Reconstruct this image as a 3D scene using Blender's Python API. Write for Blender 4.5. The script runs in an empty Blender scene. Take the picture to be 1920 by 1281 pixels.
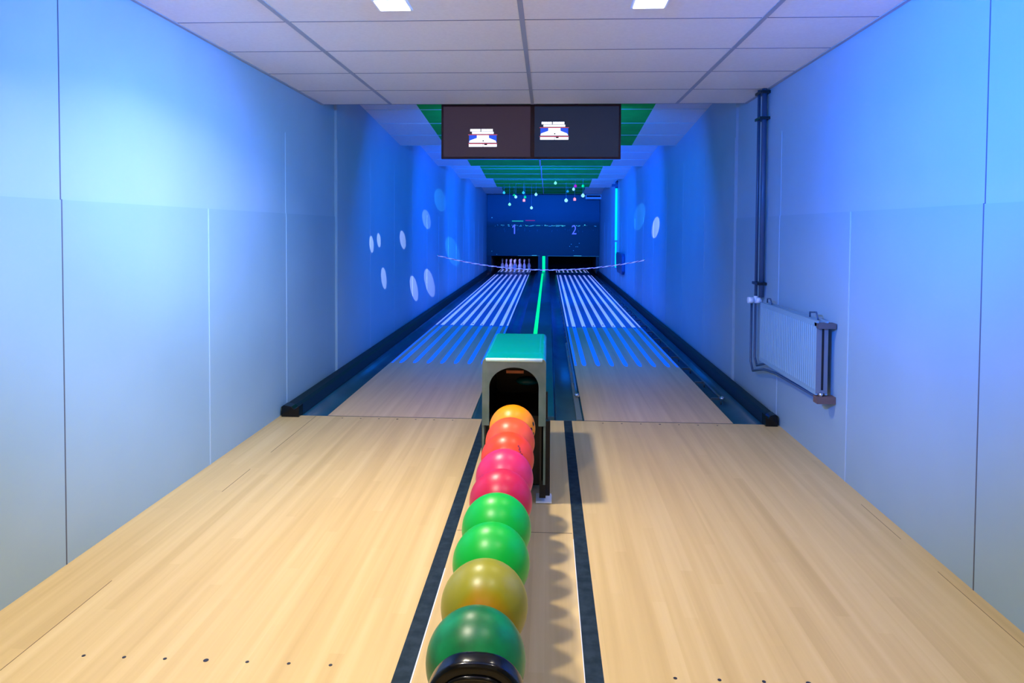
import bpy, bmesh, math, random
from mathutils import Vector, Matrix
random.seed(7)
sc = bpy.context.scene
C = sc.collection
# ------------------------------------------------------------------ camera
F_PX, YAW, PITCH, ROLL, CY, H = 1312.79, -0.050793, -0.031815, 0.006084, 471.54, 1.38744
fw = Vector((math.sin(YAW)*math.cos(PITCH), math.cos(YAW)*math.cos(PITCH), math.sin(PITCH)))
r0 = Vector((math.cos(YAW), -math.sin(YAW), 0)); u0 = r0.cross(fw)
rt = r0*math.cos(ROLL)+u0*math.sin(ROLL); up = -r0*math.sin(ROLL)+u0*math.cos(ROLL)
cd = bpy.data.cameras.new('camera'); cam = bpy.data.objects.new('camera', cd); C.objects.link(cam)
M = Matrix((rt, up, -fw)).transposed().to_4x4(); M.translation = (0, 0, H)
cam.matrix_world = M
cd.sensor_width = 36; cd.lens = F_PX/1920*36; cd.clip_start = 0.05
cd.shift_y = -(640.5-CY)/1920
sc.camera = cam
# ------------------------------------------------------------------ view + world
vs = sc.view_settings
vs.view_transform = 'Standard'; vs.look = 'None'; vs.gamma = 1; vs.use_curve_mapping = False
vs.exposure = 0.0
w = bpy.data.worlds.new('world'); sc.world = w; w.use_nodes = True
w.node_tree.nodes['Background'].inputs[0].default_value = (0.10, 0.12, 0.16, 1)
w.node_tree.nodes['Background'].inputs[1].default_value = 0.12
# ------------------------------------------------------------------ room constants
XL, XR, ZC, YF, YC = -1.966, 1.662, 2.457, 5.065, 6.013
YB, YE = -4.2, 25.0
CX = -0.139
L1, L2, HW = -1.083, 0.81, 0.5326
BX = -0.153
# ------------------------------------------------------------------ lights
def look(o, frm, to):
    o.location = frm; o.rotation_euler = (Vector(to)-Vector(frm)).to_track_quat('-Z', 'Y').to_euler()
def area(name, frm, to, sx, sy, power, col, spread=180):
    l = bpy.data.lights.new(name, 'AREA'); l.shape = 'RECTANGLE'; l.size = sx; l.size_y = sy
    l.energy = power; l.color = col; l.spread = math.radians(spread)
    o = bpy.data.objects.new(name, l); C.objects.link(o); look(o, frm, to); return o
def spot(name, frm, to, power, col, deg, blend, rad=0.02):
    l = bpy.data.lights.new(name, 'SPOT'); l.energy = power; l.color = col
    l.spot_size = math.radians(deg); l.spot_blend = blend; l.shadow_soft_size = rad
    o = bpy.data.objects.new(name, l); C.objects.link(o); look(o, frm, to); return o
WARM = (1.0, 0.90, 0.70); COOL = (0.95, 0.95, 1.0)
DOWN = [(-0.748, 3.34, 38), (0.472, 3.34, 4), (-0.748, 1.54, 28), (0.472, 1.54, 4),
        (-0.748, -0.86, 8), (0.472, -0.86, 6), (-0.748, -2.66, 4), (0.472, -2.66, 4)]  # rows past the first pair are added out of view as fill
for x, y, p in DOWN:
    area('downlight_lamp', (x, y, ZC-0.012), (x, y, 0), 0.13, 0.13, p, WARM, 145)
# unseen blue floodlights on the side walls, extra cones added to shape each wash
PL, PR = (1.2, 0.2, 2.25), (-1.4, 0.2, 2.25)
spot('blue_wash_lamp', PL, (XL, 3.4, 1.8), 1400, (0.10, 0.14, 1.0), 24, 0.9, 0.05)
spot('blue_wash_lamp', PL, (XL, 3.9, 1.55), 900, (0.20, 0.45, 1.0), 24, 1.0, 0.05)
spot('blue_wash_lamp', PL, (XL, 3.7, 1.55), 1500, (0.06, 0.34, 1.0), 48, 1.0, 0.05)
spot('blue_wash_lamp', PR, (XR, 3.0, 1.75), 1500, (0.02, 0.14, 1.0), 27, 1.0, 0.05)
spot('blue_wash_lamp', PR, (XR, 2.9, 2.1), 700, (0.0, 0.14, 1.0), 32, 0.9, 0.05)
spot('blue_wash_lamp', PR, (XR, 3.5, 1.7), 1800, (0.0, 0.17, 1.0), 48, 1.0, 0.05)
# blacklights hidden behind the monitors and behind each step of the sawtooth ceiling
area('blacklight_lamp', (CX, 7.0, 2.45), (CX, 10.2, 0.2), 1.6, 0.12, 78, (0, .15, 1), 160)
for y, p, c in ((9.35, 140, (0, .10, 1)), (12.5, 150, (0, .12, 1)), (15.6, 110, (0, .12, 1)), (18.8, 15, (0, .12, 1))):
    area('blacklight_lamp', (CX, y, 2.50), (CX, y+3.0, 1.25), 1.2, 0.10, p, c, 135)
# mirrored effect light throwing round dots on the walls
S0 = (CX, 6.55, 2.2)
DOTS = [((XL, 7.66, 1.2), 1.0, 4.4, 0), ((XL, 8.0, 1.24), 1.0, 3.6, 0), ((XL, 9.35, 1.225), .8, 4.0, 0),
        ((XL, 11.2, 1.53), .75, 3.6, 1), ((XL, 12.6, 1.9), .5, 3.9, 2), ((XL, 14.3, .92), .5, 4.0, 2),
        ((XL, 8.25, .78), .8, 4.6, 0), ((XL, 10.15, .5), .75, 4.2, 0), ((XL, 11.5, .48), .6, 4.2, 0),
        ((XR, 12.7, 1.62), .5, 4.4, 2), ((XR, 10.8, 1.42), .9, 4.0, 0)]
DC = [(0.75, 0.75, 1.0), (0.40, 0.6, 1.0), (0.05, 0.50, 1.0)]
for t, e, deg, c in DOTS:
    d = (Vector(t)-Vector(S0)).length
    spot('dot_lamp', S0, t, (680 if c == 0 else 480)*e*(d*d*d/9.0)*0.30, DC[c], deg*0.95, 0.12, 0.004)
spot('pin_lamp', (-1.13, 22.75, 0.62), (-1.06, 23.7, 0.1), 14, (0.55, 0.45, 1.0), 62, 0.7, 0.03)
# ------------------------------------------------------------------ materials
def mat(name, col, rough=0.5, metal=0.0, emit=None, es=0.0, spec=0.5, coat=0.0):
    m = bpy.data.materials.new(name); m.use_nodes = True
    b = m.node_tree.nodes['Principled BSDF']
    b.inputs['Base Color'].default_value = (*col, 1); b.inputs['Roughness'].default_value = rough
    b.inputs['Metallic'].default_value = metal; b.inputs['Specular IOR Level'].default_value = spec
    b.inputs['Coat Weight'].default_value = coat
    if emit: b.inputs['Emission Color'].default_value = (*emit, 1); b.inputs['Emission Strength'].default_value = es
    return m
def noisy(m, c1, c2, scale, vec=(1, 1, 1), lo=0.35, hi=0.65, detail=3, bump=0.0):
    nt = m.node_tree; b = nt.nodes['Principled BSDF']
    tc = nt.nodes.new('ShaderNodeTexCoord'); mp = nt.nodes.new('ShaderNodeMapping')
    mp.inputs['Scale'].default_value = vec
    n = nt.nodes.new('ShaderNodeTexNoise'); n.inputs['Scale'].default_value = scale; n.inputs['Detail'].default_value = detail
    cr = nt.nodes.new('ShaderNodeValToRGB')
    cr.color_ramp.elements[0].position = lo; cr.color_ramp.elements[0].color = (*c1, 1)
    cr.color_ramp.elements[1].position = hi; cr.color_ramp.elements[1].color = (*c2, 1)
    L = nt.links.new
    L(tc.outputs['Object'], mp.inputs['Vector']); L(mp.outputs[0], n.inputs['Vector'])
    L(n.outputs['Fac'], cr.inputs[0]); L(cr.outputs[0], b.inputs['Base Color'])
    if bump:
        bp = nt.nodes.new('ShaderNodeBump'); bp.inputs['Strength'].default_value = bump; bp.inputs['Distance'].default_value = 0.002
        L(n.outputs['Fac'], bp.inputs['Height']); L(bp.outputs[0], b.inputs['Normal'])
    return m
def wood(name, dark, mid, light, rough, board=0.05):
    m = bpy.data.materials.new(name); m.use_nodes = True; nt = m.node_tree; b = nt.nodes['Principled BSDF']; L = nt.links.new; b.inputs['Specular IOR Level'].default_value = .35
    b.inputs['Roughness'].default_value = rough
    tc = nt.nodes.new('ShaderNodeTexCoord'); sp = nt.nodes.new('ShaderNodeSeparateXYZ'); L(tc.outputs['Object'], sp.inputs[0])
    # long grain
    mp = nt.nodes.new('ShaderNodeMapping'); mp.inputs['Scale'].default_value = (20, .55, 1); L(tc.outputs['Object'], mp.inputs[0])
    n = nt.nodes.new('ShaderNodeTexNoise'); n.inputs['Scale'].default_value = 1.0; n.inputs['Detail'].default_value = 5; L(mp.outputs[0], n.inputs[0])
    # boards: id from x, joints staggered along y
    def mth(op, a, bb=None):
        k = nt.nodes.new('ShaderNodeMath'); k.operation = op
        for i, v in enumerate((a, bb)):
            if v is None: continue
            if isinstance(v, (int, float)): k.inputs[i].default_value = v
            else: L(v, k.inputs[i])
        return k.outputs[0]
    bid = mth('FLOOR', mth('DIVIDE', sp.outputs[0], board))
    off = mth('MULTIPLY', mth('FRACT', mth('MULTIPLY', bid, 0.618)), 1.7)
    yid = mth('FLOOR', mth('DIVIDE', mth('ADD', sp.outputs[1], off), 1.4))
    cb = nt.nodes.new('ShaderNodeCombineXYZ'); L(bid, cb.inputs[0]); L(yid, cb.inputs[1])
    wn = nt.nodes.new('ShaderNodeTexWhiteNoise'); wn.noise_dimensions = '2D'; L(cb.outputs[0], wn.inputs['Vector'])
    mix = mth('ADD', mth('MULTIPLY', n.outputs['Fac'], 0.85), mth('MULTIPLY', wn.outputs['Value'], 0.16))
    cr = nt.nodes.new('ShaderNodeValToRGB'); e = cr.color_ramp.elements
    e[0].position = 0.25; e[0].color = (*dark, 1); e[1].position = 0.80; e[1].color = (*light, 1)
    k = e.new(0.52); k.color = (*mid, 1)
    L(mix, cr.inputs[0]); L(cr.outputs[0], b.inputs['Base Color'])
    return m
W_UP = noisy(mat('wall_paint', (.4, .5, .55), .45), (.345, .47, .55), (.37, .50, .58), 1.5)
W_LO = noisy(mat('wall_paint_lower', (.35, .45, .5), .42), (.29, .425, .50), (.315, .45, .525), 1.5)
W_SEAM = mat('seam_dark', (.10, .11, .13), .6)
W_LIP = mat('seam_light', (.46, .58, .66), .4)
TILE = noisy(mat('ceiling_tile', (.8, .78, .76), .9), (.88, .82, .74), (.92, .86, .78), 60, bump=.2)
BAR = mat('ceiling_bar', (.40, .41, .42), .5)
GAP = mat('ceiling_gap', (.22, .22, .25), .8)
GREEN = noisy(mat('green_tile', (.0, .5, .08), .9), (.0, .56, .03), (.0, .66, .045), 4)
PALEBAR = mat('pale_bar', (.55, .75, .75), .5)
WOOD = wood('approach_wood', (.58, .395, .165), (.68, .48, .215), (.77, .57, .285), .40)
LWOOD = wood('lane_wood', (.60, .40, .20), (.72, .50, .26), (.80, .58, .33), .34)
TAPE = noisy(mat('black_tape', (.01, .02, .035), .7, spec=.2), (.006, .018, .032), (.018, .035, .055), 25)
LFAR = noisy(mat('lane_far_blue_lit', (.1, .2, .4), .3), (.10, .19, .36), (.14, .23, .42), 6, (8, .3, 1))  # blacklight blue is mixed into the colour of the far lane
STRIPE_B = mat('stripe_blue', (.06, .28, .95), .35, emit=(.0, .12, 1), es=.55)  # blue glow stands in for blacklight fading in along the lane
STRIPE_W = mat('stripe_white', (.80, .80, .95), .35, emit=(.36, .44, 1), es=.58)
DOTM = mat('dark_dot', (.02, .02, .035), .5)
GUT = noisy(mat('gutter_plastic', (.006, .07, .13), .34), (.005, .062, .12), (.01, .085, .15), 3)
CAPM = mat('cap_plastic', (.004, .014, .019), .5, spec=.3)
NAVY = noisy(mat('divider_plastic', (.006, .05, .10), .3), (.004, .04, .08), (.008, .07, .12), 2)
BLK = mat('black_plastic', (.008, .008, .010), .35)
BLKG = mat('black_gloss', (.003, .003, .004), .16, spec=.35)
PIT = mat('pit_black', (.004, .004, .006), .8)
GLOWG = mat('glow_green', (.0, .6, .10), .4, emit=(.0, 1, .26), es=.95)
METAL = mat('brushed_metal', (.45, .47, .48), .28, 1.0)
CHROME = mat('chrome', (.75, .77, .8), .12, 1.0)
HOODF = noisy(mat('hood_grey', (.17, .23, .21), .35), (.10, .17, .15), (.17, .24, .215), 9)
HOODT = mat('hood_teal', (.0, .36, .34), .22, coat=.3)
RED = mat('brown_label', (.45, .16, .08), .5)
BLUEG = mat('blue_sheen', (.0, .10, .18), .2)
PINW = mat('pin_white', (.85, .83, .92), .25)
PINR = mat('pin_red', (.6, .05, .08), .3)
RADM = noisy(mat('radiator_paint', (.3, .4, .5), .4), (.22, .37, .46), (.25, .40, .49), 3)
RADD = mat('radiator_dark', (.10, .09, .10), .6)
PIPEM = mat('pipe_paint', (.05, .09, .16), .4)
WHT = mat('white_plastic', (.85, .87, .9), .35)
SCRB = mat('monitor_body', (.05, .014, .012), .35)
CYAN = mat('glow_cyan', (.0, .5, .6), .4, emit=(.0, .75, .95), es=1.0)
# ------------------------------------------------------------------ mesh builder
class MB:
    def __init__(s): s.bm = bmesh.new(); s.mats = []
    def mi(s, m):
        if m not in s.mats: s.mats.append(m)
        return s.mats.index(m)
    def quad(s, pts, m, smooth=False):
        f = s.bm.faces.new([s.bm.verts.new(p) for p in pts]); f.material_index = s.mi(m); f.smooth = smooth; return f
    def box(s, a, b, m, rot=None, bevel=0):
        (x0, y0, z0), (x1, y1, z1) = a, b
        v = [s.bm.verts.new((x, y, z)) for x in (x0, x1) for y in (y0, y1) for z in (z0, z1)]
        fs = [s.bm.faces.new([v[i] for i in q]) for q in ((0, 1, 3, 2), (4, 6, 7, 5), (0, 4, 5, 1), (2, 3, 7, 6), (0, 2, 6, 4), (1, 5, 7, 3))]
        k = s.mi(m)
        for f in fs: f.material_index = k
        if bevel:
            es = list({e for f in fs for e in f.edges})
            r = bmesh.ops.bevel(s.bm, geom=es, offset=bevel, segments=3, affect='EDGES', profile=.5)
            for f in r['faces']: f.material_index = k; f.smooth = True
        return s
    def prism(s, prof, axis, t0, t1, m, smooth=False, caps=True):
        # prof: 2-D outline in the plane normal to axis; 'y': (x,z)  'x': (y,z)  'z': (x,y)
        def P(p, t): return {'y': (p[0], t, p[1]), 'x': (t, p[0], p[1]), 'z': (p[0], p[1], t)}[axis]
        A = [s.bm.verts.new(P(p, t0)) for p in prof]; B = [s.bm.verts.new(P(p, t1)) for p in prof]
        k = s.mi(m); n = len(prof)
        for i in range(n):
            f = s.bm.faces.new((A[i], A[(i+1) % n], B[(i+1) % n], B[i])); f.material_index = k; f.smooth = smooth
        if caps:
            for q in (A[::-1], B): f = s.bm.faces.new(q); f.material_index = k
        return s
    def tube(s, pts, r, m, seg=10, closed=False):
        k = s.mi(m); rings = []; n = len(pts)
        pts = [Vector(p) for p in pts]; ref = None
        for i, p in enumerate(pts):
            t = (pts[min(i+1, n-1)]-pts[max(i-1, 0)]).normalized()
            if ref is None: ref = Vector((0, 0, 1)) if abs(t.z) < .9 else Vector((1, 0, 0))
            a = (ref - t*ref.dot(t)).normalized(); b = t.cross(a); ref = a
            rr = r[i] if isinstance(r, (list, tuple)) else r
            rings.append([s.bm.verts.new(p+a*rr*math.cos(2*math.pi*j/seg)+b*rr*math.sin(2*math.pi*j/seg)) for j in range(seg)])
        for A, B in zip(rings, rings[1:]):
            for j in range(seg):
                f = s.bm.faces.new((A[j], A[(j+1) % seg], B[(j+1) % seg], B[j])); f.material_index = k; f.smooth = True
        for q in (rings[0][::-1], rings[-1]): f = s.bm.faces.new(q); f.material_index = k
        return s
    def lathe(s, prof, m, c=(0, 0, 0), seg=24, mats=None):
        rings = []
        for r, z in prof:
            rings.append([s.bm.verts.new((c[0]+r*math.cos(2*math.pi*j/seg), c[1]+r*math.sin(2*math.pi*j/seg), c[2]+z)) for j in range(seg)])
        for i, (A, B) in enumerate(zip(rings, rings[1:])):
            k = s.mi(mats[i] if mats else m)
            for j in range(seg):
                f = s.bm.faces.new((A[j], A[(j+1) % seg], B[(j+1) % seg], B[j])); f.material_index = k; f.smooth = True
        for q in (rings[0][::-1], rings[-1]): f = s.bm.faces.new(q); f.material_index = s.mi(m); f.smooth = True
        return s
    def ball(s, c, r, m, seg=24, sx=1, sy=1, sz=1):
        k = s.mi(m)
        ret = bmesh.ops.create_uvsphere(s.bm, u_segments=seg, v_segments=seg*2//3, radius=r)
        for v in ret['verts']: v.co = Vector((v.co.x*sx+c[0], v.co.y*sy+c[1], v.co.z*sz+c[2]))
        for f in {f for v in ret['verts'] for f in v.link_faces}: f.material_index = k; f.smooth = True
        return s
    def build(s, name, parent=None, loc=None):
        bmesh.ops.recalc_face_normals(s.bm, faces=s.bm.faces)
        me = bpy.data.meshes.new(name)
        off = Vector(loc) if loc else (parent_world(parent) if parent else Vector((0, 0, 0)))
        for v in s.bm.verts: v.co -= off
        s.bm.to_mesh(me); s.bm.free()
        for m in s.mats: me.materials.append(m)
        o = bpy.data.objects.new(name, me); C.objects.link(o)
        o.location = off
        if parent: o.parent = parent; o.location = off - parent_world(parent)
        return o
def parent_world(o):
    v = Vector((0, 0, 0))
    while o: v = v + o.location; o = o.parent
    return v
def tag(o, label, cat, group=None, kind=None):
    o['label'] = label; o['category'] = cat
    if group: o['group'] = group
    if kind: o['kind'] = kind
    return o
def struct(o): o['kind'] = 'structure'; return o
def empty(name, loc, label, cat, group=None):
    o = bpy.data.objects.new(name, None); C.objects.link(o); o.location = loc; o.empty_display_size = .1
    return tag(o, label, cat, group)
def bevel(o, wd, seg=3):
    m = o.modifiers.new('b', 'BEVEL'); m.width = wd; m.segments = seg; m.limit_method = 'ANGLE'; m.angle_limit = math.radians(40)
    return o
# ================================================================== SETTING
# floor (approach)
g = MB(); g.box((XL-.1, YB, -.12), (XR+.1, YF-.012, 0), WOOD)
fl = struct(g.build('floor'))
g = MB(); g.box((XL-.1, YF-.012, -.14), (XR+.1, YE, -.085), PIT); struct(g.build('floor_under_lanes'))
def strip(name, pts, m, z=.0006, parent=fl):
    g = MB()
    for p in pts: g.box((p[0], p[1], .0001), (p[2], p[3], z), m)
    return g.build(name, parent)
TL, TR = (-.468, -.410), (.126, .184)
strip('boundary_strip', [(TL[0], YB, TL[1], YF-.015)], TAPE)
strip('boundary_strip', [(TR[0], YB, TR[1], YF-.015)], TAPE)
strip('gap_highlight', [(TL[1], YB, TL[1]+.004, 2.8)], WHT, .002)  # white strip stands in for the highlight in the gap beside the tape
strip('gap_highlight', [(TR[0]-.0025, YB, TR[0], 3.1)], WHT, .002)
CRK = mat('floor_crack', (.16, .10, .05), .7)
strip('floor_joint', [(TL[1]+.004, 3.163, TR[0]-.004, 3.167)], CRK)
strip('floor_joint', [(-1.698, 2.0, -1.6955, 2.62), (-1.698, 3.55, -1.6955, 3.9), (-1.698, 4.2, -1.6955, YF-.02), (XL, 1.9, -1.3, 1.903)], CRK)
strip('floor_joint', [(1.600, 2.3, 1.602, 2.9), (1.60, 3.2, 1.602, 3.6)], CRK)
g = MB()
for y in (2.148, 5.005):
    for lc in (L1, L2):
        for k in range(-3, 4):
            r = .0085 if k == 0 else .006
            if y < 3: r *= 1.0
            g.prism([(lc+.135*k+r*math.cos(a*math.pi/6), y+(.004*k if y > 3 and 0 else 0)+r*math.sin(a*math.pi/6)) for a in range(12)], 'z', .0002, .0009, DOTM)
g.build('approach_dots', fl)

# side walls
def wall(side):
    X = XL if side == 'left' else XR
    s = -1 if side == 'left' else 1                # outward
    seam0, step, dark = (3.96, 1.2075, 2.735) if side == 'left' else (3.93, 1.175, 2.757)
    yend = 6.375 if side == 'left' else 6.255
    g = MB()
    def bx(t, y0, y1, z0, z1, m):                   # t: how far into the room
        a, b = X-s*t, X+s*.12
        g.box((min(a, b), y0, z0), (max(a, b), y1, z1), m)
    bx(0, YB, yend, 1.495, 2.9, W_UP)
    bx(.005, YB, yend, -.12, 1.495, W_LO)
    bx(.022, yend, YE, -.12, 3.0, W_UP)
    # seams
    bx(.0062, dark-.003, dark+.003, 0, 1.497, W_SEAM); bx(.0012, dark-.003, dark+.003, 1.497, ZC, W_SEAM)
    for k in range(0, 2):
        y = seam0+k*step
        bx(.0075, y-.004, y+.004, 0, 1.495, W_LIP)
        if k == 1: bx(.0022, y-.003, y+.003, 1.495, 2.1, W_LIP)
    for k in range(0, 13):
        y = yend+.008+k*step
        bx(.0245, y-.004, y+.004, 0, 2.2 if k < 4 else 1.6, W_LIP)
    return struct(g.build('wall_'+side))
wall('left'); wall('right')
g = MB(); g.box((XL-.12, YB-.12, -.1), (XR+.12, YB, 2.9), W_UP); struct(g.build('wall_back'))
g = MB(); g.box((XL-.12, YE, -.12), (XR+.12, YE+.1, 3.0), PIT); struct(g.build('wall_front'))

# front suspended ceiling
g = MB(); g.box((XL-.1, YB, ZC), (XR+.1, YC, ZC+.05), TILE); g.box((XL-.1, YC-.02, ZC+.002), (XR+.1, YC, ZC+.45), TILE)
ce = struct(g.build('ceiling'))
g = MB()
for k in (-1, 0, 1):
    x = CX+k*1.2175; g.box((x-.013, YB, ZC-.004), (x+.013, YC, ZC+.001), BAR)
g.box((XL, YB, ZC-.006), (XL+.022, YC, ZC+.001), BAR); g.box((XR-.022, YB, ZC-.006), (XR, YC, ZC+.001), BAR)
g.build('main_runner', ce)
g = MB()
for k in range(17):
    y = YC-.004-.6*k
    g.box((XL, y-.004, ZC-.0015), (XR, y+.004, ZC+.001), GAP)
g.build('cross_bar', ce)
# sawtooth ceiling over the lanes
SL = .09
teeth = [(6.06, 9.17, 2.48), (9.17, 12.3, 2.495), (12.3, 15.4, 2.50), (15.4, 18.6, 2.505), (18.6, 21.75, 2.49), (21.75, 24.9, 2.49)]
for y0, y1, ze in teeth:
    g = MB()
    def zz(y): return ze+SL*(y1-y)
    xs = [XL-.02, CX-1.2175, CX, CX+1.2175, XR+.02]
    n = 5; dy = .6
    for c in range(4):
        m = TILE if c in (0, 3) else GREEN
        y = y1
        while y > y0+.001:
            ya = max(y0, y-dy)
            g.quad([(xs[c], ya, zz(ya)), (xs[c+1], ya, zz(ya)), (xs[c+1], y, zz(y)), (xs[c], y, zz(y))], m)
            y = ya
    g.quad([(xs[0], y0, zz(y0)+.06), (xs[-1], y0, zz(y0)+.06), (xs[-1], y1, ze+.06), (xs[0], y1, ze+.06)], TILE)
    g.quad([(xs[0], y1, ze), (xs[-1], y1, ze), (xs[-1], y1, ze+.36), (xs[0], y1, ze+.36)], TILE)
    slab = g.build('sloped_ceiling_section', ce)
    g = MB()
    y = y1
    while y > y0:
        g.prism([(y-.004, zz(y-.004)-.003), (y+.004, zz(y+.004)-.003), (y+.004, zz(y)+.004), (y-.004, zz(y)+.004)], 'x', XL, XR, PALEBAR); y -= dy
    for x in xs[2:3]:
        g.quad([(x-.012, y0, zz(y0)-.004), (x+.012, y0, zz(y0)-.004), (x+.012, y1, ze-.004), (x-.012, y1, ze-.004)], PALEBAR)
    g.build('grid_bars', slab)

# ================================================================== LANES
def lane(lc, label, lname):
    g = MB(); x0, x1 = lc-HW, lc+HW
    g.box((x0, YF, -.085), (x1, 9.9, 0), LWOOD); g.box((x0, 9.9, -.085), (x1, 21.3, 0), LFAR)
    e = .0012
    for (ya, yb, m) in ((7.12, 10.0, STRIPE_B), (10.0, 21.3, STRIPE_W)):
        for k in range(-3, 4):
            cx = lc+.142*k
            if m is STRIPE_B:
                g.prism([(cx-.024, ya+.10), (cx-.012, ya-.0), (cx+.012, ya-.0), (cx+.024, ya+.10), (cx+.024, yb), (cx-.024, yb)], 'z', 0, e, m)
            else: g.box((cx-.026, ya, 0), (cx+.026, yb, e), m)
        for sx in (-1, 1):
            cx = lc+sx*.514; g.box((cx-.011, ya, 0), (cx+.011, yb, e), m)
    for k in range(-3, 4):                        # aiming arrows in the stripes
        cx = lc+.142*k; ya = 10.05-.0*abs(k)-.10*abs(k)+.1
        g.prism([(cx-.012, ya), (cx+.012, ya), (cx, ya+.12)], 'z', .0012, .0020, DOTM)
    o = g.build('bowling_lane', loc=(lc, YF, 0))
    tag(o, label, 'bowling lane', 'bowling lanes')
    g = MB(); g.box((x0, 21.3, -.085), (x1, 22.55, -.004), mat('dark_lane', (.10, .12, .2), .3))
    g.box((x0, 22.55, -.085), (x1, 24.2, 0), LWOOD)
    for k in range(-3, 4):
        cx = lc+.142*k; g.box((cx-.024, 22.6, 0), (cx+.024, 24.1, e), STRIPE_W)
    for sx in (-1, 1): g.box((lc+sx*.514-.011, 22.6, 0), (lc+sx*.514+.011, 24.1, e), STRIPE_W)
    g.build('pin_deck', o)
    return o
lane(L1, 'left bowling lane of pale wood with glowing white stripes, leading to standing pins', 'l')
lane(L2, 'right bowling lane of pale wood with glowing stripes, its pin deck empty', 'r')
# foul line seam
g = MB(); g.box((L1-HW, YF-.010, -.02), (L1+HW, YF-.001, .0002), DOTM); g.box((L2-HW, YF-.010, -.02), (L2+HW, YF-.001, .0002), DOTM)
struct(g.build('trim_1'))

def gutter(x0, x1, label):
    g = MB(); n = 10; d = .055; prof = []
    for i in range(n+1):
        t = i/n; prof.append((x0+(x1-x0)*t, -.004-d*math.sin(math.pi*t)**.55))
    prof += [(x1, -.08), (x0, -.08)]
    g.prism(prof, 'y', YF-.008, 22.33, GUT, smooth=False)
    o = g.build('gutter'); tag(o, label, 'gutter', 'lane gutters')
    for f in o.data.polygons: f.use_smooth = abs(f.normal.z) > .3
    return o
gutter(-1.812, L1-HW-.001, 'dark blue gutter between the left wall and the left lane')
gutter(L1+HW+.001, -.357, 'dark blue gutter on the inner right side of the left lane')
gutter(.062, L2-HW-.001, 'teal blue gutter on the inner left side of the right lane')
gutter(L2+HW+.001, 1.552, 'dark blue gutter between the right lane and the right wall')

def edge_cap(side):
    if side == 'left': prof = [(-1.940, -.08), (-1.940, .07), (-1.925, .082), (-1.868, .072), (-1.845, .055), (-1.814, .0), (-1.814, -.08)]
    else: prof = [(1.636, -.08), (1.636, .07), (1.622, .082), (1.585, .072), (1.572, .055), (1.554, .0), (1.554, -.08)]
    g = MB(); g.prism(prof, 'y', YF+.03, 22.33, CAPM); 
    o = g.build('edge_capping'); tag(o, 'black raised capping along the foot of the %s wall' % side, 'capping', 'wall side gutter cappings')
    c = sum(p[0] for p in prof)/len(prof)
    g = MB(); g.prism([(c+(x-c)*1.04, z*1.05+(.0 if z > 0 else .082)) for x, z in prof], 'y', YF-.06, YF+.03, BLKG)
    e = g.build('end_cap', o); bevel(e, .004)
    return o
edge_cap('left'); edge_cap('right')
# centre divider between the lanes
g = MB(); g.box((-.355, YF-.008, -.08), (.060, 22.33, .028), NAVY, bevel=.006)
dv = tag(g.build('lane_divider'), 'dark blue divider panel between the two lanes with a green glowing line', 'divider')
g = MB(); g.box((-.176, 8.0, .027), (-.126, 21.4, .031), GLOWG); s_ = g.build('glow_strip', dv); s_['label'] = 'bright green glowing strip'
g = MB(); g.box((-.176, 21.55, .027), (-.126, 22.2, .030), mat('dim_green', (.0, .35, .18), .4, emit=(0, .5, .22), es=.35)); g.build('glow_strip', dv)
g = MB(); g.box((-.30, 22.36, -.08), (.02, 24.9, .545), BLK)
kb = tag(g.build('kickback_panel'), 'black partition between the two pin pits with a glowing green post face', 'partition')
g = MB(); g.box((-.165, 22.34, .03), (-.075, 22.362, .535), GLOWG); s_ = g.build('glow_strip', kb); s_['label'] = 'bright green glowing upright strip'
# outer pit sides
for sx, x0, x1 in (('left', XL+.026, -1.80), ('right', 1.54, XR-.026)):
    g = MB(); g.box((x0, 22.36, -.08), (x1, 24.9, .545), BLK)
    tag(g.build('kickback_panel'), 'black outer side panel at the %s edge of the pin pits' % sx, 'partition')

# bumper rails
def bumper(name, xr, zr, y0, y1, xedge, label, step=.62, m=METAL):
    o = empty(name, ((xr+xedge)/2, y0, 0), label, 'bumper rail', 'folded bumper rails')
    MB().tube([(xr, y, zr+.002*math.sin(y*9)) for y in [y0+i*(y1-y0)/60 for i in range(61)]], .009, m).build('rail', o)
    y = y0+.02; i = 0
    while y < y1 and i < 20:
        g = MB(); g.box((min(xr, xedge)-.003, y-.008, zr-.012), (max(xr, xedge)+.003, y+.008, zr+.004), m); g.tube([(xr, y, zr-.05), (xr, y, zr)], .006, m)
        g.build('bracket', o); y += step; i += 1
    MB().ball((xr, y0-.01, zr+.006), .02, CHROME, 14).build('end_knob', o)
    return o
bumper('bumper_rail', 1.428, .012, 5.75, 21, 1.348, 'folded bumper rail lying in the gutter along the right edge of the right lane', m=mat('dull_rail', (.16, .19, .2), .35, .8))
br = bumper('bumper_rail', .250, .018, 5.75, 21, .235, 'folded metal bumper rail along the left edge of the right lane', .45)
g = MB(); g.box((.222, YF, -.02), (.262, 8.5, .006), mat('dull_metal', (.16, .18, .18), .45)); g.build('base_strip', br)

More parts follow.
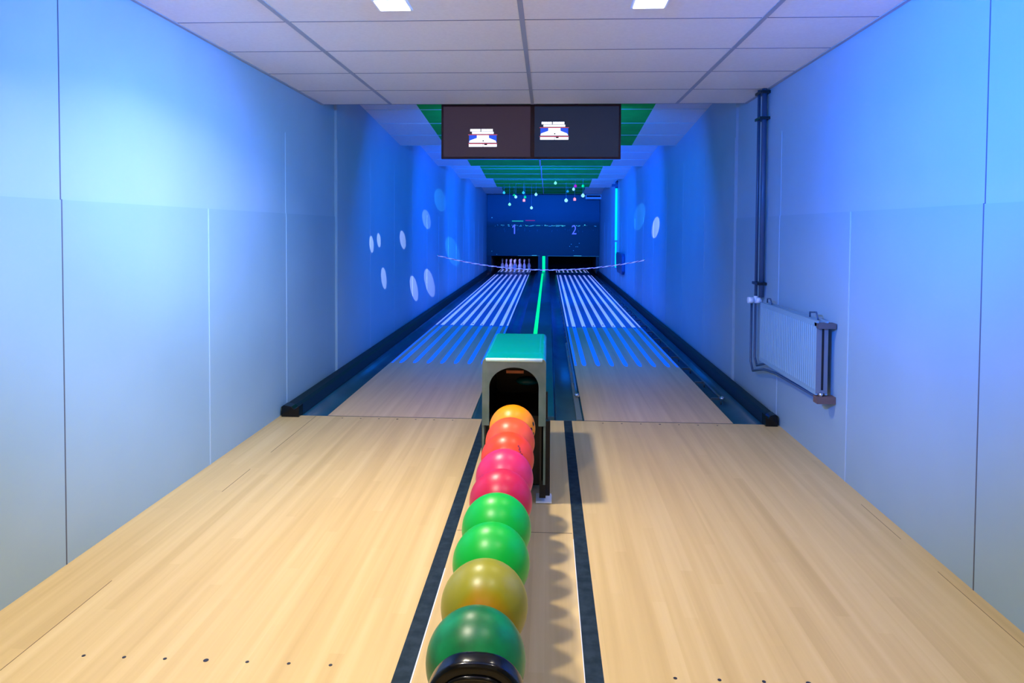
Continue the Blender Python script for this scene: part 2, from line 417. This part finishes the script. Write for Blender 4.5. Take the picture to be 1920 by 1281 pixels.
# ================================================================== PINS
pp = [(0.018, 0), (.0258, .003), (.029, .02), (.0375, .05), (.050, .085), (.0585, .115), (.0605, .135), (.057, .165), (.047, .19), (.035, .215), (.0262, .24), (.0230, .255),
      (.0228, .265), (.0236, .28), (.027, .305), (.0315, .33), (.0325, .345), (.030, .362), (.022, .375), (.010, .381)]
g = MB(); g.lathe(pp, PINW, seg=24); pin0 = g.build('bowling_pin')
g = MB(); g.lathe([(.0268, .2395), (.0272, .246)], PINR, seg=24); g.lathe([(.0240, .262), (.0240, .269)], PINR, seg=24)
n0 = g.build('neck_stripes', pin0)
names = ['head pin at the front of the triangle', 'left pin of the two in the second row', 'right pin of the two in the second row',
         'left pin of the three in the third row', 'middle pin of the three in the third row', 'right pin of the three in the third row',
         'leftmost pin in the back row, in the corner', 'second pin from the left in the back row', 'third pin from the left in the back row', 'rightmost pin in the back row']
k = 0
for row in range(4):
    for j in range(row+1):
        o = pin0 if k == 0 else pin0.copy()
        if k:
            C.objects.link(o); c = n0.copy(); C.objects.link(c); c.parent = o
        o.location = (L1+(j-row/2)*.3048, 23.05+row*.264, .0015)
        tag(o, 'white bowling pin, '+names[k], 'bowling pin', 'bowling pins on the left lane'); k += 1

# ================================================================== BALL RETURN
hood = empty('ball_return', (-.163, 3.9, 0), 'grey and teal ball return hood with an arched opening between the lanes', 'ball return')
HX0, HX1, HY0, HY1, HZ = -.323, -.003, 3.48, 4.33, .738
def rr_top(x0, x1, z0, z1, r=.022, n=5):
    p = [(x0, z0)]
    for i in range(n+1):
        a = math.pi-i/n*math.pi/2; p.append((x0+r+r*math.cos(a), z1-r+r*math.sin(a)))
    for i in range(n+1):
        a = math.pi/2-i/n*math.pi/2; p.append((x1-r+r*math.cos(a), z1-r+r*math.sin(a)))
    p.append((x1, z0)); return p
# front face plate with arched hole
mx = (HX0+HX1)/2; hw, zs, za, zb = .124, .595, .695, .40
out = rr_top(HX0, HX1, zb, HZ, .022, 5)
arch = [(mx-hw, zb)]+[(mx-hw*math.cos(i/24*math.pi), zs+(za-zs)*math.sin(i/24*math.pi)) for i in range(25)]+[(mx+hw, zb)]
def plate(outl, hole, y0, y1, m):
    g = MB(); k = g.mi(m); bm = g.bm
    poly = outl+hole[::-1]
    A = [bm.verts.new((x, y0, z)) for x, z in poly]; B = [bm.verts.new((x, y1, z)) for x, z in poly]; n = len(poly)
    for i in range(n): bm.faces.new((A[i], A[(i+1) % n], B[(i+1) % n], B[i])).material_index = k
    for V in (A, B):
        es = [bm.edges.get((V[i], V[(i+1) % n])) for i in range(n)]
        r = bmesh.ops.triangle_fill(bm, edges=es, use_beauty=True)
        for f in r['geom']:
            if isinstance(f, bmesh.types.BMFace): f.material_index = k
    return g
o = bevel(plate(out, arch, HY0, HY0+.014, HOODF).build('front_panel', hood), .005, 2)
# shell: top + sides with rounded edges
o_out = rr_top(HX0, HX1, .10, HZ, .022, 5); o_in = [(mx+(x-mx)*.93, z if z <= .11 else z-.011) for x, z in o_out]
g = MB()
n = len(o_out); k1, k2 = g.mi(HOODF), g.mi(HOODT)
ring = [[g.bm.verts.new((x, y, z)) for x, z in pr] for y, pr in ((HY0+.012, o_out), (HY1, o_out), (HY1, o_in), (HY0+.012, o_in))]
for a in range(4):
    A, B = ring[a], ring[(a+1) % 4]
    for i in range(n-1):
        f = g.bm.faces.new((A[i], A[i+1], B[i+1], B[i])); f.material_index = k2 if (a == 0 and 1 <= i <= n-3) else k1
sh = g.build('hood_shell', hood); sh['label'] = 'teal topped grey hood shell'
g = MB(); g.box((HX0+.004, HY1-.012, .10), (HX1-.004, HY1, HZ-.012), HOODF); g.build('back_panel', hood)
g = MB(); g.tube([(HX0+.018, HY0+.002, HZ-.006), (HX1-.018, HY0+.002, HZ-.006)], .010, mat('edge_shine', (.55, .85, .82), .12, spec=.8, coat=1.0), 12); t_ = g.build('edge_highlight', hood); t_['label'] = 'front top edge with its highlight painted pale'  # pale tube paints the highlight along the hood edge
g = MB()
g.box((HX0+.014, 4.20, .12), (HX1-.014, 4.22, HZ-.02), BLK); g.box((HX0+.014, HY0+.03, .66+.045), (HX1-.014, 4.2, .715), BLK)
g.box((HX0+.012, HY0+.02, .12), (HX0+.02, 4.2, .71), BLK); g.box((HX1-.02, HY0+.02, .12), (HX1-.012, 4.2, .71), BLK)
g.build('liner', hood)
g = MB(); g.box((mx-.045, HY0+.10, .645), (mx+.045, HY0+.112, .660), RED); g.build('brown_plate', hood)
g = MB(); g.ball((mx+.06, 3.80, .56), .06, BLUEG, 16, 1.1, .6, .42); g.build('reflection_blob', hood)  # blue reflection inside the opening, modelled as a flattened blob
g = MB(); g.box((HX0+.004, HY0+.07, .02), (HX0+.03, HY1-.02, .42), BLK); g.box((HX1-.03, HY0+.02, .03), (HX1+.002, HY0+.10, .42), BLK); g.build('lower_frame', hood)
for x, y in ((HX1+.012, 3.60), (HX0-.0, 3.60), (HX1+.0, 4.25), (HX0, 4.25)):
    g = MB(); g.box((x-.012, y-.016, .008), (x+.012, y+.016, .40), BLK, bevel=.004); g.lathe([(.022, 0), (.022, .008)], WHT, (x, y, .0), 14); g.build('leg', hood)
g = MB(); g.box((-.05, 3.50, .0012), (.03, 3.62, .010), WHT, bevel=.003); o = g.build('foot_plate', hood); o['label'] = 'white plastic foot plate'
g = MB(); g.prism(rr_top(HX0+.01, HX1-.01, .0285, .40, .01, 3), 'y', HY0+.2, HY1-.03, BLK); 
g.build('base_box', hood)
# rack under the balls
rack = empty('ball_rack', (BX, 2.4, 0), 'black ball rack with a glossy rounded end stop, holding the row of balls', 'ball rack')
RB = .1085; zr = .45-math.sqrt((RB+.012)**2-.055**2)
for s in (-1, 1):
    MB().tube([(BX+.055*s, 1.36, zr), (BX+.055*s, 3.62, zr)], .012, BLK).build('rail', rack)
g = MB(); g.box((BX-.05, 1.36, zr-.05), (BX+.05, 3.62, zr-.018), BLK, bevel=.004); g.build('beam', rack)
for y in (1.75, 3.2):
    g = MB(); g.box((BX-.02, y-.02, .02), (BX+.02, y+.02, zr-.045), BLK); g.build('leg', rack)
    g = MB(); g.box((BX-.045, y-.05, .001), (BX+.045, y+.05, .022), BLK, bevel=.005); g.build('foot', rack)
def stop_prof(cx, k, z0, dz):
    hp = [(-.106, z0)]
    for i in range(0, 15):                              # superelliptic shoulder
        a = i/14*math.pi/2
        hp.append((-.106*math.cos(a)**(2/2.6), .40+.149*math.sin(a)**(2/2.6)))
    hp = [(x*k, z if i == 0 else z-dz) for i, (x, z) in enumerate(hp)]
    return [(cx+x, z) for x, z in hp+[(-x, z) for x, z in hp[:-1][::-1]]]
EX = -.134
g = MB(); g.prism(stop_prof(EX, 1.0, .32, .0), 'y', 1.318, 1.366, BLKG, smooth=True)
es = bevel(g.build('end_stop', rack), .010, 4)
g = MB(); ip = stop_prof(EX, .84, .33, .026)
g.tube([(x, 1.316, z) for x, z in ip], .0045, BLKG, 8); g.build('stop_rim', es)
# balls
def ballmat(name, c1, c2, scale, rough=.36, extra=None):
    m = mat(name, c1, rough, spec=.42)
    return noisy(m, c1, c2, scale, lo=.35, hi=.68, detail=4)
balls = [('dark green', ballmat('ball_dkgreen', (.0, .12, .03), (.0, .24, .065), 14), 'dark emerald green bowling ball nearest the black end stop'),
 ('olive', None, 'marbled olive and amber bowling ball, second in the row from the end stop'),
 ('green', ballmat('ball_green', (.0, .42, .03), (.0, .50, .045), 5), 'bright green bowling ball, nearer of two, touching the olive ball'),
 ('green', ballmat('ball_green2', (.0, .44, .035), (.0, .52, .05), 4), 'bright green bowling ball, farther of two, touching the dark pink ball'),
 ('pink', ballmat('ball_pink', (.56, .008, .055), (.66, .014, .075), 5), 'dark pink bowling ball next to the bright green ones'),
 ('pink', ballmat('ball_magenta', (.70, .015, .11), (.80, .035, .15), 4), 'lighter pink bowling ball between the dark pink and the red orange ball'),
 ('red', ballmat('ball_redorange', (.90, .04, .008), (.95, .08, .02), 4), 'red orange bowling ball with small dark writing, behind the pink balls'),
 ('salmon', ballmat('ball_salmon', (.92, .06, .012), (.95, .14, .05), 3), 'salmon orange bowling ball touching the yellow orange one'),
 ('orange', ballmat('ball_orange', (.98, .27, .0), (1.0, .33, .0), 3), 'yellow orange bowling ball, farthest, at the mouth of the hood')]
om = mat('ball_olive', (.3, .3, .03), .34, spec=.42); nt = om.node_tree; bs = nt.nodes['Principled BSDF']
tc = nt.nodes.new('ShaderNodeTexCoord'); mp = nt.nodes.new('ShaderNodeMapping'); mp.inputs['Rotation'].default_value = (.5, .2, .9); mp.inputs['Scale'].default_value = (1, .35, .6)
nn = nt.nodes.new('ShaderNodeTexNoise'); nn.inputs['Scale'].default_value = 9; nn.inputs['Detail'].default_value = 4; nn.inputs['Distortion'].default_value = .6
sx_ = nt.nodes.new('ShaderNodeSeparateXYZ'); nt.links.new(tc.outputs['Object'], sx_.inputs[0])
def mad(a, k, c):
    q = nt.nodes.new('ShaderNodeMath'); q.operation = 'MULTIPLY_ADD'
    for ii, v in enumerate((a, k, c)):
        if isinstance(v, (int, float)): q.inputs[ii].default_value = v
        else: nt.links.new(v, q.inputs[ii])
    return q.outputs[0]
xq = mad(sx_.outputs[0], -60.0, 1.2)                     # -60*x + 1.2
val = mad(sx_.outputs[0], xq, mad(sx_.outputs[1], -7.0, mad(sx_.outputs[2], -3.0, mad(nn.outputs['Fac'], .5, 0.0))))
cr = nt.nodes.new('ShaderNodeValToRGB'); e = cr.color_ramp.elements
e[0].position = .36; e[0].color = (.29, .27, .012, 1); e[1].position = .80; e[1].color = (.56, .17, .002, 1)
for ps, cc in ((.46, (.32, .26, .002, 1)), (.62, (.42, .23, .001, 1))):
    q = e.new(ps); q.color = cc
nt.links.new(tc.outputs['Object'], mp.inputs[0]); nt.links.new(mp.outputs[0], nn.inputs[0])
nt.links.new(val, cr.inputs[0]); nt.links.new(cr.outputs[0], bs.inputs['Base Color'])
for i, (nm, m, lab) in enumerate(balls):
    g = MB(); cx, cy = BX+.004-.0013*i, 1.487+.2225*i; g.ball((cx, cy, .45), RB, m or om, 40)
    o = g.build('bowling_ball', loc=(cx, cy, .45)); tag(o, lab, 'bowling ball', 'bowling balls in the return rack')
    def hole(d, r, name='finger_hole', mm=BLK):
        d = Vector(d).normalized(); g = MB(); a = d.orthogonal().normalized(); b = d.cross(a); c0 = Vector((cx, cy, .45))
        V = [g.bm.verts.new(c0+(d*math.sqrt(1-(r/RB)**2)+a*math.cos(t)*r/RB+b*math.sin(t)*r/RB)*(RB+.0004)) for t in [j*math.pi/8 for j in range(16)]]
        f = g.bm.faces.new(V); f.material_index = g.mi(mm); return g.build(name, o)
    if i == 8:
        for d in ((.93, -.62, .12), (.98, -.3, .3), (.98, -.4, -.15)): hole(d, .010)
    if i == 6:      # small dark lettering marks
        INK = mat('ball_ink', (.30, .02, .03), .5)
        for j in range(7): hole((.46+.02*math.sin(j*2), -.62+.0*j, .72-.09*j), .0045-.001*(j % 2), 'ink_mark', INK)

# ================================================================== MONITORS
def monitor(x0, x1, gx, gz, label, tint):
    y = 6.09; z0, z1 = 1.997, 2.468
    o = empty('monitor', ((x0+x1)/2, y, z0), label, 'monitor', 'scoring monitors')
    b = .018
    g = MB(); g.box((x0, y, z0), (x1, y+.05, z0+b), SCRB); g.box((x0, y, z1-b), (x1, y+.05, z1), SCRB)
    g.box((x0, y, z0+b), (x0+b, y+.05, z1-b), SCRB); g.box((x1-b, y, z0+b), (x1, y+.05, z1-b), SCRB); g.box((x0+b, y+.012, z0+b), (x1-b, y+.05, z1-b), SCRB)
    g.build('frame', o)
    g = MB(); g.box((x0+b, y+.006, z0+b), (x1-b, y+.012, z1-b), tint); sc_ = g.build('screen', o)
    WT = SW; BL = SB; RD = SR
    g = MB(); yy = y+.005
    def r(a, c, b_, d, m, dy=0): g.box((gx+a, yy-dy, gz+c), (gx+b_, yy+.001, gz+d), m)
    xx = -.108
    for wd in (.016, .012, .02, .014, .016, .004):   # first text line
        r(xx, .067, xx+wd, .088, WT); xx += wd+.0015
    xx += .006
    for wd in (.014, .018, .012, .02, .016, .012, .014): 
        if xx+wd < .102: r(xx, .067, xx+wd, .088, WT)
        xx += wd+.0015
    r(-.092, .045, .096, .064, WT)
    r(-.125, .036, .128, .040, RD)
    r(-.118, -.03, .122, .034, BL)
    g.prism([(gx-.118, gz-.030), (gx+.122, gz-.030), (gx+.112, gz-.012), (gx+.055, gz+.010), (gx+.055, gz+.034), (gx-.05, gz+.034), (gx-.05, gz+.010), (gx-.112, gz-.012)], 'y', yy-.001, yy, WT)
    r(-.125, -.040, .128, -.036, RD)
    r(-.120, -.066, .003, -.043, WT); r(.007, -.066, .124, -.043, WT)
    r(.0, -.020, .012, -.010, BLK, .002); r(.015, -.052, .04, -.040, BLK, .002)
    gr = g.build('screen_picture', sc_); gr['label'] = 'small bright white and blue lane graphic with text lines'
    g = MB(); g.tube([((x0+x1)/2, y+.09, z1-.15), ((x0+x1)/2, y+.09, 2.75)], .018, BLK); g.box(((x0+x1)/2-.05, y+.05, z1-.25), ((x0+x1)/2+.05, y+.08, z1-.1), BLK); g.build('mount', o)
SW = mat('screen_white', (.8, .8, .8), .5, emit=(.9, .93, 1), es=1.3); SB = mat('screen_blue', (.0, .05, .5), .5, emit=(.03, .10, .75), es=.9); SR = mat('screen_red', (.7, .05, .1), .5, emit=(.9, .12, .2), es=.9)
T1 = mat('screen_dark', (.01, .01, .012), .28, emit=(.050, .030, .052), es=.70); T2 = mat('screen_dark_blue', (.01, .01, .012), .28, emit=(.018, .028, .075), es=.60)
monitor(-.932, -.139, -.572, 2.168, 'dark scoring monitor on the left with a small bright picture low on its screen', T1)
monitor(-.139, .622, .048, 2.229, 'dark bluish scoring monitor on the right with a small bright picture', T2)

# ================================================================== MASKING PANEL (night skyline)
mp_ = bpy.data.materials.new('night_skyline_print'); mp_.use_nodes = True; nt = mp_.node_tree; b = nt.nodes['Principled BSDF']; b.inputs['Roughness'].default_value = .5
tc = nt.nodes.new('ShaderNodeTexCoord'); sp = nt.nodes.new('ShaderNodeSeparateXYZ'); cr = nt.nodes.new('ShaderNodeValToRGB')
mr = nt.nodes.new('ShaderNodeMapRange'); mr.inputs[1].default_value = .5; mr.inputs[2].default_value = 2.55
nz = nt.nodes.new('ShaderNodeTexNoise'); nz.inputs['Scale'].default_value = 1.6; nz.inputs['Detail'].default_value = 4
ad = nt.nodes.new('ShaderNodeMath'); ad.operation = 'MULTIPLY_ADD'; ad.inputs[1].default_value = .10; 
L = nt.links.new
L(tc.outputs['Object'], sp.inputs[0]); L(sp.outputs[2], mr.inputs[0]); L(tc.outputs['Object'], nz.inputs[0]); L(nz.outputs['Fac'], ad.inputs[0]); L(mr.outputs[0], ad.inputs[2])
L(ad.outputs[0], cr.inputs[0]); L(cr.outputs[0], b.inputs['Base Color'])
e = cr.color_ramp.elements; e[0].position = 0; e[0].color = (.0, .03, .03, 1); e[1].position = 1; e[1].color = (.01, .13, .17, 1)
for pos, c in ((.30, (.0, .04, .038)), (.47, (.0, .045, .05)), (.53, (.0, .035, .03)), (.58, (.0, .05, .06)), (.62, (.005, .09, .13)), (.75, (.01, .12, .17))):
    q = e.new(pos); q.color = (*c, 1)
g = MB(); g.box((XL+.03, 22.30, .535), (XR-.03, 22.36, 2.50), mp_)
mk = tag(g.build('masking_panel'), 'dark blue panel above the pins printed with a night city skyline', 'masking panel')
LG = mat('light_green', (.2, .8, .5), .5, emit=(.10, .75, .45), es=.45); LT = mat('light_teal', (.1, .5, .5), .5, emit=(.05, .35, .38), es=.35); LR = mat('light_red', (.5, .02, .1), .5, emit=(.35, .01, .06), es=.5); LGB = mat('bar_green', (.0, .5, .2), .5, emit=(.02, .35, .10), es=.7)
g = MB(); rnd = random.Random(3)
def lt(x, z, wd, h, m): g.box((x-wd/2, 22.290, z-h/2), (x+wd/2, 22.299, z+h/2), m)
for i in range(46):
    x = rnd.uniform(-1.75, 1.55); dens = 1 if -.9 < x < .9 else .6
    lt(x, 1.50+rnd.uniform(-.02, .025), rnd.choice((.02, .03, .05, .09))*dens, rnd.choice((.010, .014, .018)), rnd.choice((LG, LT, LT)))
for x, wd in ((-.5, .10), (-.3, .13), (-.05, .12), (.18, .12), (.36, .22), (.50, .12), (-.66, .08)): lt(x, 1.495+rnd.uniform(-.006, .02), wd, .013, LG)
for x, z in ((.85, 1.505), (1.17, 1.53), (-1.78, 1.75)): lt(x, z, .035, .035, LG if z < 1.6 else LT)
for i in range(26): lt(rnd.uniform(-1.8, 1.6), 1.37+rnd.uniform(-.05, .03), rnd.choice((.012, .02)), rnd.uniform(.02, .07), mat('refl%d' % i, (.01, .12, .14), .5) if i == 0 else bpy.data.materials['refl0'])
for x, z in ((.70, .85), (.75, .92), (.90, .84), (1.0, .95), (.95, .84), (-1.78, .68), (-1.62, .58), (.82, .72)): lt(x, z, .02, .02, LT)
lt(-.96, 1.645, .36, .035, LGB); lt(-.56, 1.665, .30, .025, LR)
lt(-.42, .552, .16, .012, LG); lt(.95, .552, .25, .012, LG); lt(.85, .541, 1.7, .006, LT); lt(-.6, .541, .7, .005, LT)
lg = g.build('skyline_lights', mk); lg['kind'] = 'stuff'
NUM = mat('number_lilac', (.45, .45, .95), .5, emit=(.18, .20, .95), es=.45)
for ch, x in (('1', -1.075), ('2', .835)):
    cu = bpy.data.curves.new('number', 'FONT'); cu.body = ch; cu.size = .42; cu.extrude = .006; cu.align_x = 'CENTER'
    to = bpy.data.objects.new('number', cu); C.objects.link(to)
    bpy.context.view_layer.update()
    me = bpy.data.meshes.new_from_object(to.evaluated_get(bpy.context.evaluated_depsgraph_get())); bpy.data.objects.remove(to)
    if ch == '1':
        gg = MB(); gg.prism([(.0, 0), (.045, 0), (.045, .30), (.0, .30), (-.065, .235), (-.065, .19), (.0, .235)], 'z', -.006, .006, NUM)
        bmesh.ops.recalc_face_normals(gg.bm, faces=gg.bm.faces); me = bpy.data.meshes.new('lane_number'); gg.bm.to_mesh(me); gg.bm.free()
    me.materials.clear(); me.materials.append(NUM)
    o = bpy.data.objects.new('lane_number', me); C.objects.link(o); o.parent = mk; o.location = (x, 22.292, 1.235); o.rotation_euler = (math.pi/2, 0, 0); o.scale = (.8, 1, 1)
    o['label'] = 'pale lilac number '+ch
# wall unit at the top right in front of the skyline
g = MB(); g.box((1.16, 21.76, 2.33), (1.64, 22.0, 2.47), WHT, bevel=.01)
ac = tag(g.build('air_unit'), 'small ventilation unit hanging by the ceiling in the far right corner', 'ventilation unit')
g = MB(); g.box((1.185, 21.750, 2.395), (1.62, 21.765, 2.445), PIT); g.build('air_slot', ac)

# ================================================================== HANGING ORNAMENTS
CAMP = Vector((0, 0, H))
def orn(x, z, yy, r, col, es, shape, label, cl):
    P = CAMP+(Vector((x, 19, z))-CAMP)*(yy/19.0)
    m = ORNM[col]
    g = MB()
    if shape == 'ball': g.ball(P, r, m, 16)
    elif shape == 'cube': g.box(P-Vector((r, r, r))*.85, P+Vector((r, r, r))*.85, m, bevel=r*.3)
    else: g.ball(P, r, m, 14, 1.5, .8, .8)
    o = g.build('hanging_ornament', loc=P)
    tag(o, label, 'ornament', 'glowing ornaments hanging over the '+cl+' lane')
    for y0, y1, ze in teeth:
        if y0 <= P.y < y1: zt = ze+SL*(y1-P.y)
    g = MB(); g.lathe([(r*.3, 0), (r*.3, r*.35)], m, (P.x, P.y, P.z+r*.9), 8); g.build('cap', o)
    g = MB(); g.tube([(P.x, P.y, P.z+r*1.2), (P.x, P.y, zt)], .0025, THR, 6); g.build('thread', o)
THR = mat('thread', (.25, .35, .4), .7)
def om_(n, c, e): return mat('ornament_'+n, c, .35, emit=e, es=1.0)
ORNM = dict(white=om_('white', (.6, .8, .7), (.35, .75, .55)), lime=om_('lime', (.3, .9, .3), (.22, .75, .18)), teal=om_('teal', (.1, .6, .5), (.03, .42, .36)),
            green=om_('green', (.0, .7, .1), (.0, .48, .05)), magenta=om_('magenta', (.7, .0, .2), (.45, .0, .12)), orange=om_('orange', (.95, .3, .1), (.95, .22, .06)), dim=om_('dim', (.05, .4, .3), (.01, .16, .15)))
O = [(.199, 2.637, 17.3, .036, 'lime', 'ball', 'small lime ornament hanging highest of all, near the middle of the ceiling', 'right'),
     (.738, 2.559, 17.4, .034, 'magenta', 'ball', 'small magenta ornament over the right lane, the only magenta one', 'right'),
     (.689, 2.473, 18.0, .036, 'white', 'ball', 'small pale ornament just under the magenta one', 'right'),
     (.531, 2.415, 18.3, .032, 'dim', 'ball', 'small dim teal ornament left of the magenta one', 'right'),
     (.939, 2.560, 17.2, .034, 'green', 'ball', 'small green ornament right of the magenta one, highest on the far right', 'right'),
     (.490, 2.170, 17.8, .044, 'white', 'ball', 'pale ornament hanging lowest over the right lane, left of the orange cube', 'right'),
     (.720, 2.200, 17.9, .040, 'orange', 'cube', 'orange cube ornament hanging below the magenta ornament', 'right'),
     (.941, 2.302, 17.5, .044, 'white', 'ball', 'pale ornament hanging under the green one at the far right', 'right'),
     (-1.193, 2.373, 18.2, .034, 'teal', 'ball', 'small teal ornament hanging farthest left', 'left'),
     (-.917, 2.309, 18.4, .026, 'green', 'long', 'small elongated green ornament touching a pale one over the left lane', 'left'),
     (-.872, 2.259, 18.0, .036, 'white', 'ball', 'pale ornament just under the elongated green one', 'left'),
     (-.665, 2.375, 18.1, .034, 'teal', 'ball', 'small teal ornament right above the little green ball, left cluster', 'left'),
     (-.620, 2.253, 18.3, .034, 'green', 'ball', 'small round green ornament between a teal and an orange one', 'left'),
     (-.649, 2.166, 17.8, .038, 'orange', 'cube', 'orange cube ornament hanging over the left lane', 'left'),
     (-.325, 2.326, 17.9, .036, 'white', 'ball', 'pale ornament hanging nearest the middle in the left cluster', 'left'),
     (-1.039, 2.056, 18.0, .036, 'lime', 'ball', 'small pale lime ornament hanging low on the left, second lowest', 'left'),
     (-.445, 1.965, 18.1, .036, 'white', 'ball', 'small pale ornament hanging lowest of all', 'left')]
for x, z, yy, r, col, shp, lab, cl in O: orn(x, z, yy, r, col, 1, shp, lab, cl)

# ================================================================== ROPE
rope = empty('rope', (XL+.03, 12.2, .915), 'thin twisted red and white rope sagging across both lanes between the walls', 'rope')
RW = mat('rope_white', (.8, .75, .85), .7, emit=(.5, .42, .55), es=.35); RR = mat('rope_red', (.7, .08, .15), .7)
for ph, m in ((0, RW), (2.1, RW), (4.2, RR)):
    pts = []
    for i in range(500):
        t = i/499; x = XL+.022+(XR-XL-.044)*t; u = (x-(-.07))/1.85
        z = .690+.225*u*u; a = ph+t*150
        pts.append((x, 12.2-.35*t+.006*math.sin(a), z+.006*math.cos(a)))
    MB().tube(pts, .005, m, 5).build('strand', rope)
for x, y, z in ((XL+.03, 12.2, .92), (XR-.03, 11.85, .89)):
    g = MB(); g.ball((x, y, z), .02, CHROME, 10); g.build('eye_hook', rope)

# ================================================================== RIGHT WALL FITTINGS
rad = empty('radiator', (1.6, 4.65, .44), 'blue lit panel radiator fixed to the right wall', 'radiator')
y0, y1, z0, z1 = 4.10, 5.17, .44, .868
g = MB()
prof = []; n = 32; px0, px1 = 1.548, 1.563
pts = []
for i in range(n):
    a = y0+(y1-y0)*i/n; st = (y1-y0)/n
    pts += [(a, px0+.004), (a+st*.25, px0), (a+st*.75, px0), (a+st*.95, px0+.004)]
pts.append((y1, px0+.004))
g.prism([(x, y) for y, x in pts]+[(px1, y1), (px1, y0)], 'z', z0+.03, z1-.03, RADM)
g.box((px0+.002, y0, z0), (px1, y1, z0+.03), RADM); g.box((px0+.002, y0, z1-.03), (px1, y1, z1), RADM)
g.build('front_panel', rad)
g = MB(); g.box((1.605, y0, z0), (1.618, y1, z1), RADM); g.build('rear_panel', rad)
g = MB(); g.box((1.568, y0+.01, z0+.03), (1.600, y1-.01, z1-.03), RADD); g.build('convector', rad)
g = MB(); g.box((1.551, y0-.004, z0+.01), (1.615, y0+.002, z1-.015), mat('rad_side', (.17, .19, .22), .4)); g.box((1.580, y0-.006, z0+.03), (1.592, y0-.003, z1-.04), PIT); g.build('side_cover', rad)
g = MB(); g.box((1.55, y0-.03, z1-.04), (1.65, y0+.03, z1-.01), RADD); g.box((1.55, y0-.03, z0-.045), (1.655, y0+.03, z0-.005), mat('bracket_brown', (.16, .09, .07), .5)); g.build('bracket', rad)
g = MB(); g.lathe([(.012, 0), (.012, .02)], CHROME, (1.575, y0-.015, z0-.005), 10); g.build('drain_plug', rad)
g = MB(); g.tube([(1.60, 5.56, .83), (1.60, 5.56, .36), (1.60, 5.50, .30), (1.59, 5.2, .37), (1.585, 4.9, .40), (1.585, 4.12, .415)], .009, PIPEM)
g.tube([(1.60, 5.46, .83), (1.60, 5.46, .42), (1.60, 5.40, .36), (1.60, 5.15, .425), (1.60, 4.2, .43)], .009, PIPEM)
g.build('pipe', rad)
g = MB(); g.tube([(1.585, 5.12, z1), (1.585, 5.12, z1+.03), (1.585, 5.05, z1+.035), (1.585, 5.02, z1)], .005, PIPEM); g.tube([(1.585, 4.30, z1), (1.585, 4.30, z1+.03), (1.585, 4.2, z1+.04), (1.585, 4.17, z1)], .005, PIPEM); g.build('hanger', rad)
o = empty('heating_pipe', (1.615, 5.42, .85), 'pair of dark heating pipes running from the ceiling down to the white valve', 'pipe')
g = MB(); g.tube([(1.605, 5.47, .88), (1.605, 5.47, ZC)], .012, PIPEM); g.tube([(1.625, 5.40, .88), (1.625, 5.40, ZC)], .020, PIPEM); g.build('pipe', o)
for z in (2.43, 2.235, .985):
    g = MB(); g.box((1.585, 5.37, z-.010), (1.66, 5.51, z+.010), BLK); g.build('bracket', o)
g = MB()
for a, b_, r in ((-.055, -.012, .024), (-.012, .008, .016), (.010, .045, .022)):
    g.tube([(1.600+a, 5.47, .852), (1.600+b_, 5.47, .852)], r, WHT, 16)
g.tube([(1.605, 5.47, .83), (1.605, 5.47, .885)], .016, WHT, 12)
vv = g.build('valve_knob', o); vv['label'] = 'white thermostat valve'
# cyan tube far on right wall
o = empty('glowing_tube', (1.61, 16.6, .5), 'upright cyan glowing tube fixed on the far right wall', 'light tube')
g = MB(); g.tube([(1.605, 16.6, 1.14), (1.605, 16.6, 2.36)], .026, CYAN, 12); g.build('upper_tube', o)
g = MB(); g.tube([(1.605, 16.6, .50), (1.605, 16.6, 1.10)], .018, CYAN, 12); g.build('lower_tube', o)
g = MB(); g.tube([(1.605, 16.6, 2.36), (1.605, 16.6, 2.50), (1.64, 16.6, 2.53)], .03, PIPEM); g.box((1.50, 16.56, 2.40), (1.64, 16.64, 2.46), PIPEM); g.build('bracket', o)
g = MB(); g.prism([(14.9, .50), (15.0, .43), (15.9, .43), (16.15, .55), (16.2, .84), (16.1, .88), (15.0, .88), (14.9, .82)], 'x', 1.57, 1.642, mat('dark_blue_box', (.03, .10, .22), .4))
bevel(tag(g.build('wall_heater'), 'dark blue rounded heater on the far right wall beside the cyan tube', 'wall heater'), .02)

# ================================================================== DOWNLIGHTS
LEDM = mat('led_panel', (.9, .9, .9), .5, emit=(.80, .9, 1), es=7.0)
lab = ['square white ceiling downlight, left one of the two in view', 'square white ceiling downlight, right one of the two in view']
for i, (x, y, p) in enumerate(DOWN):
    o = empty('ceiling_light', (x, y, ZC), lab[i] if i < 2 else 'added square ceiling downlight out of view, giving fill light', 'ceiling light', 'ceiling downlights in view' if i < 2 else 'added fill downlights out of view')
    g = MB(); g.prism([(x-.083+(.166 if c in (1, 2) else 0), y-.083+(.166 if c in (2, 3) else 0)) for c in range(4)], 'z', ZC-.008, ZC, WHT); g.build('frame', o)
    g = MB(); g.box((x-.072, y-.072, ZC-.0105), (x+.072, y+.072, ZC-.008), LEDM); g.build('diffuser', o)
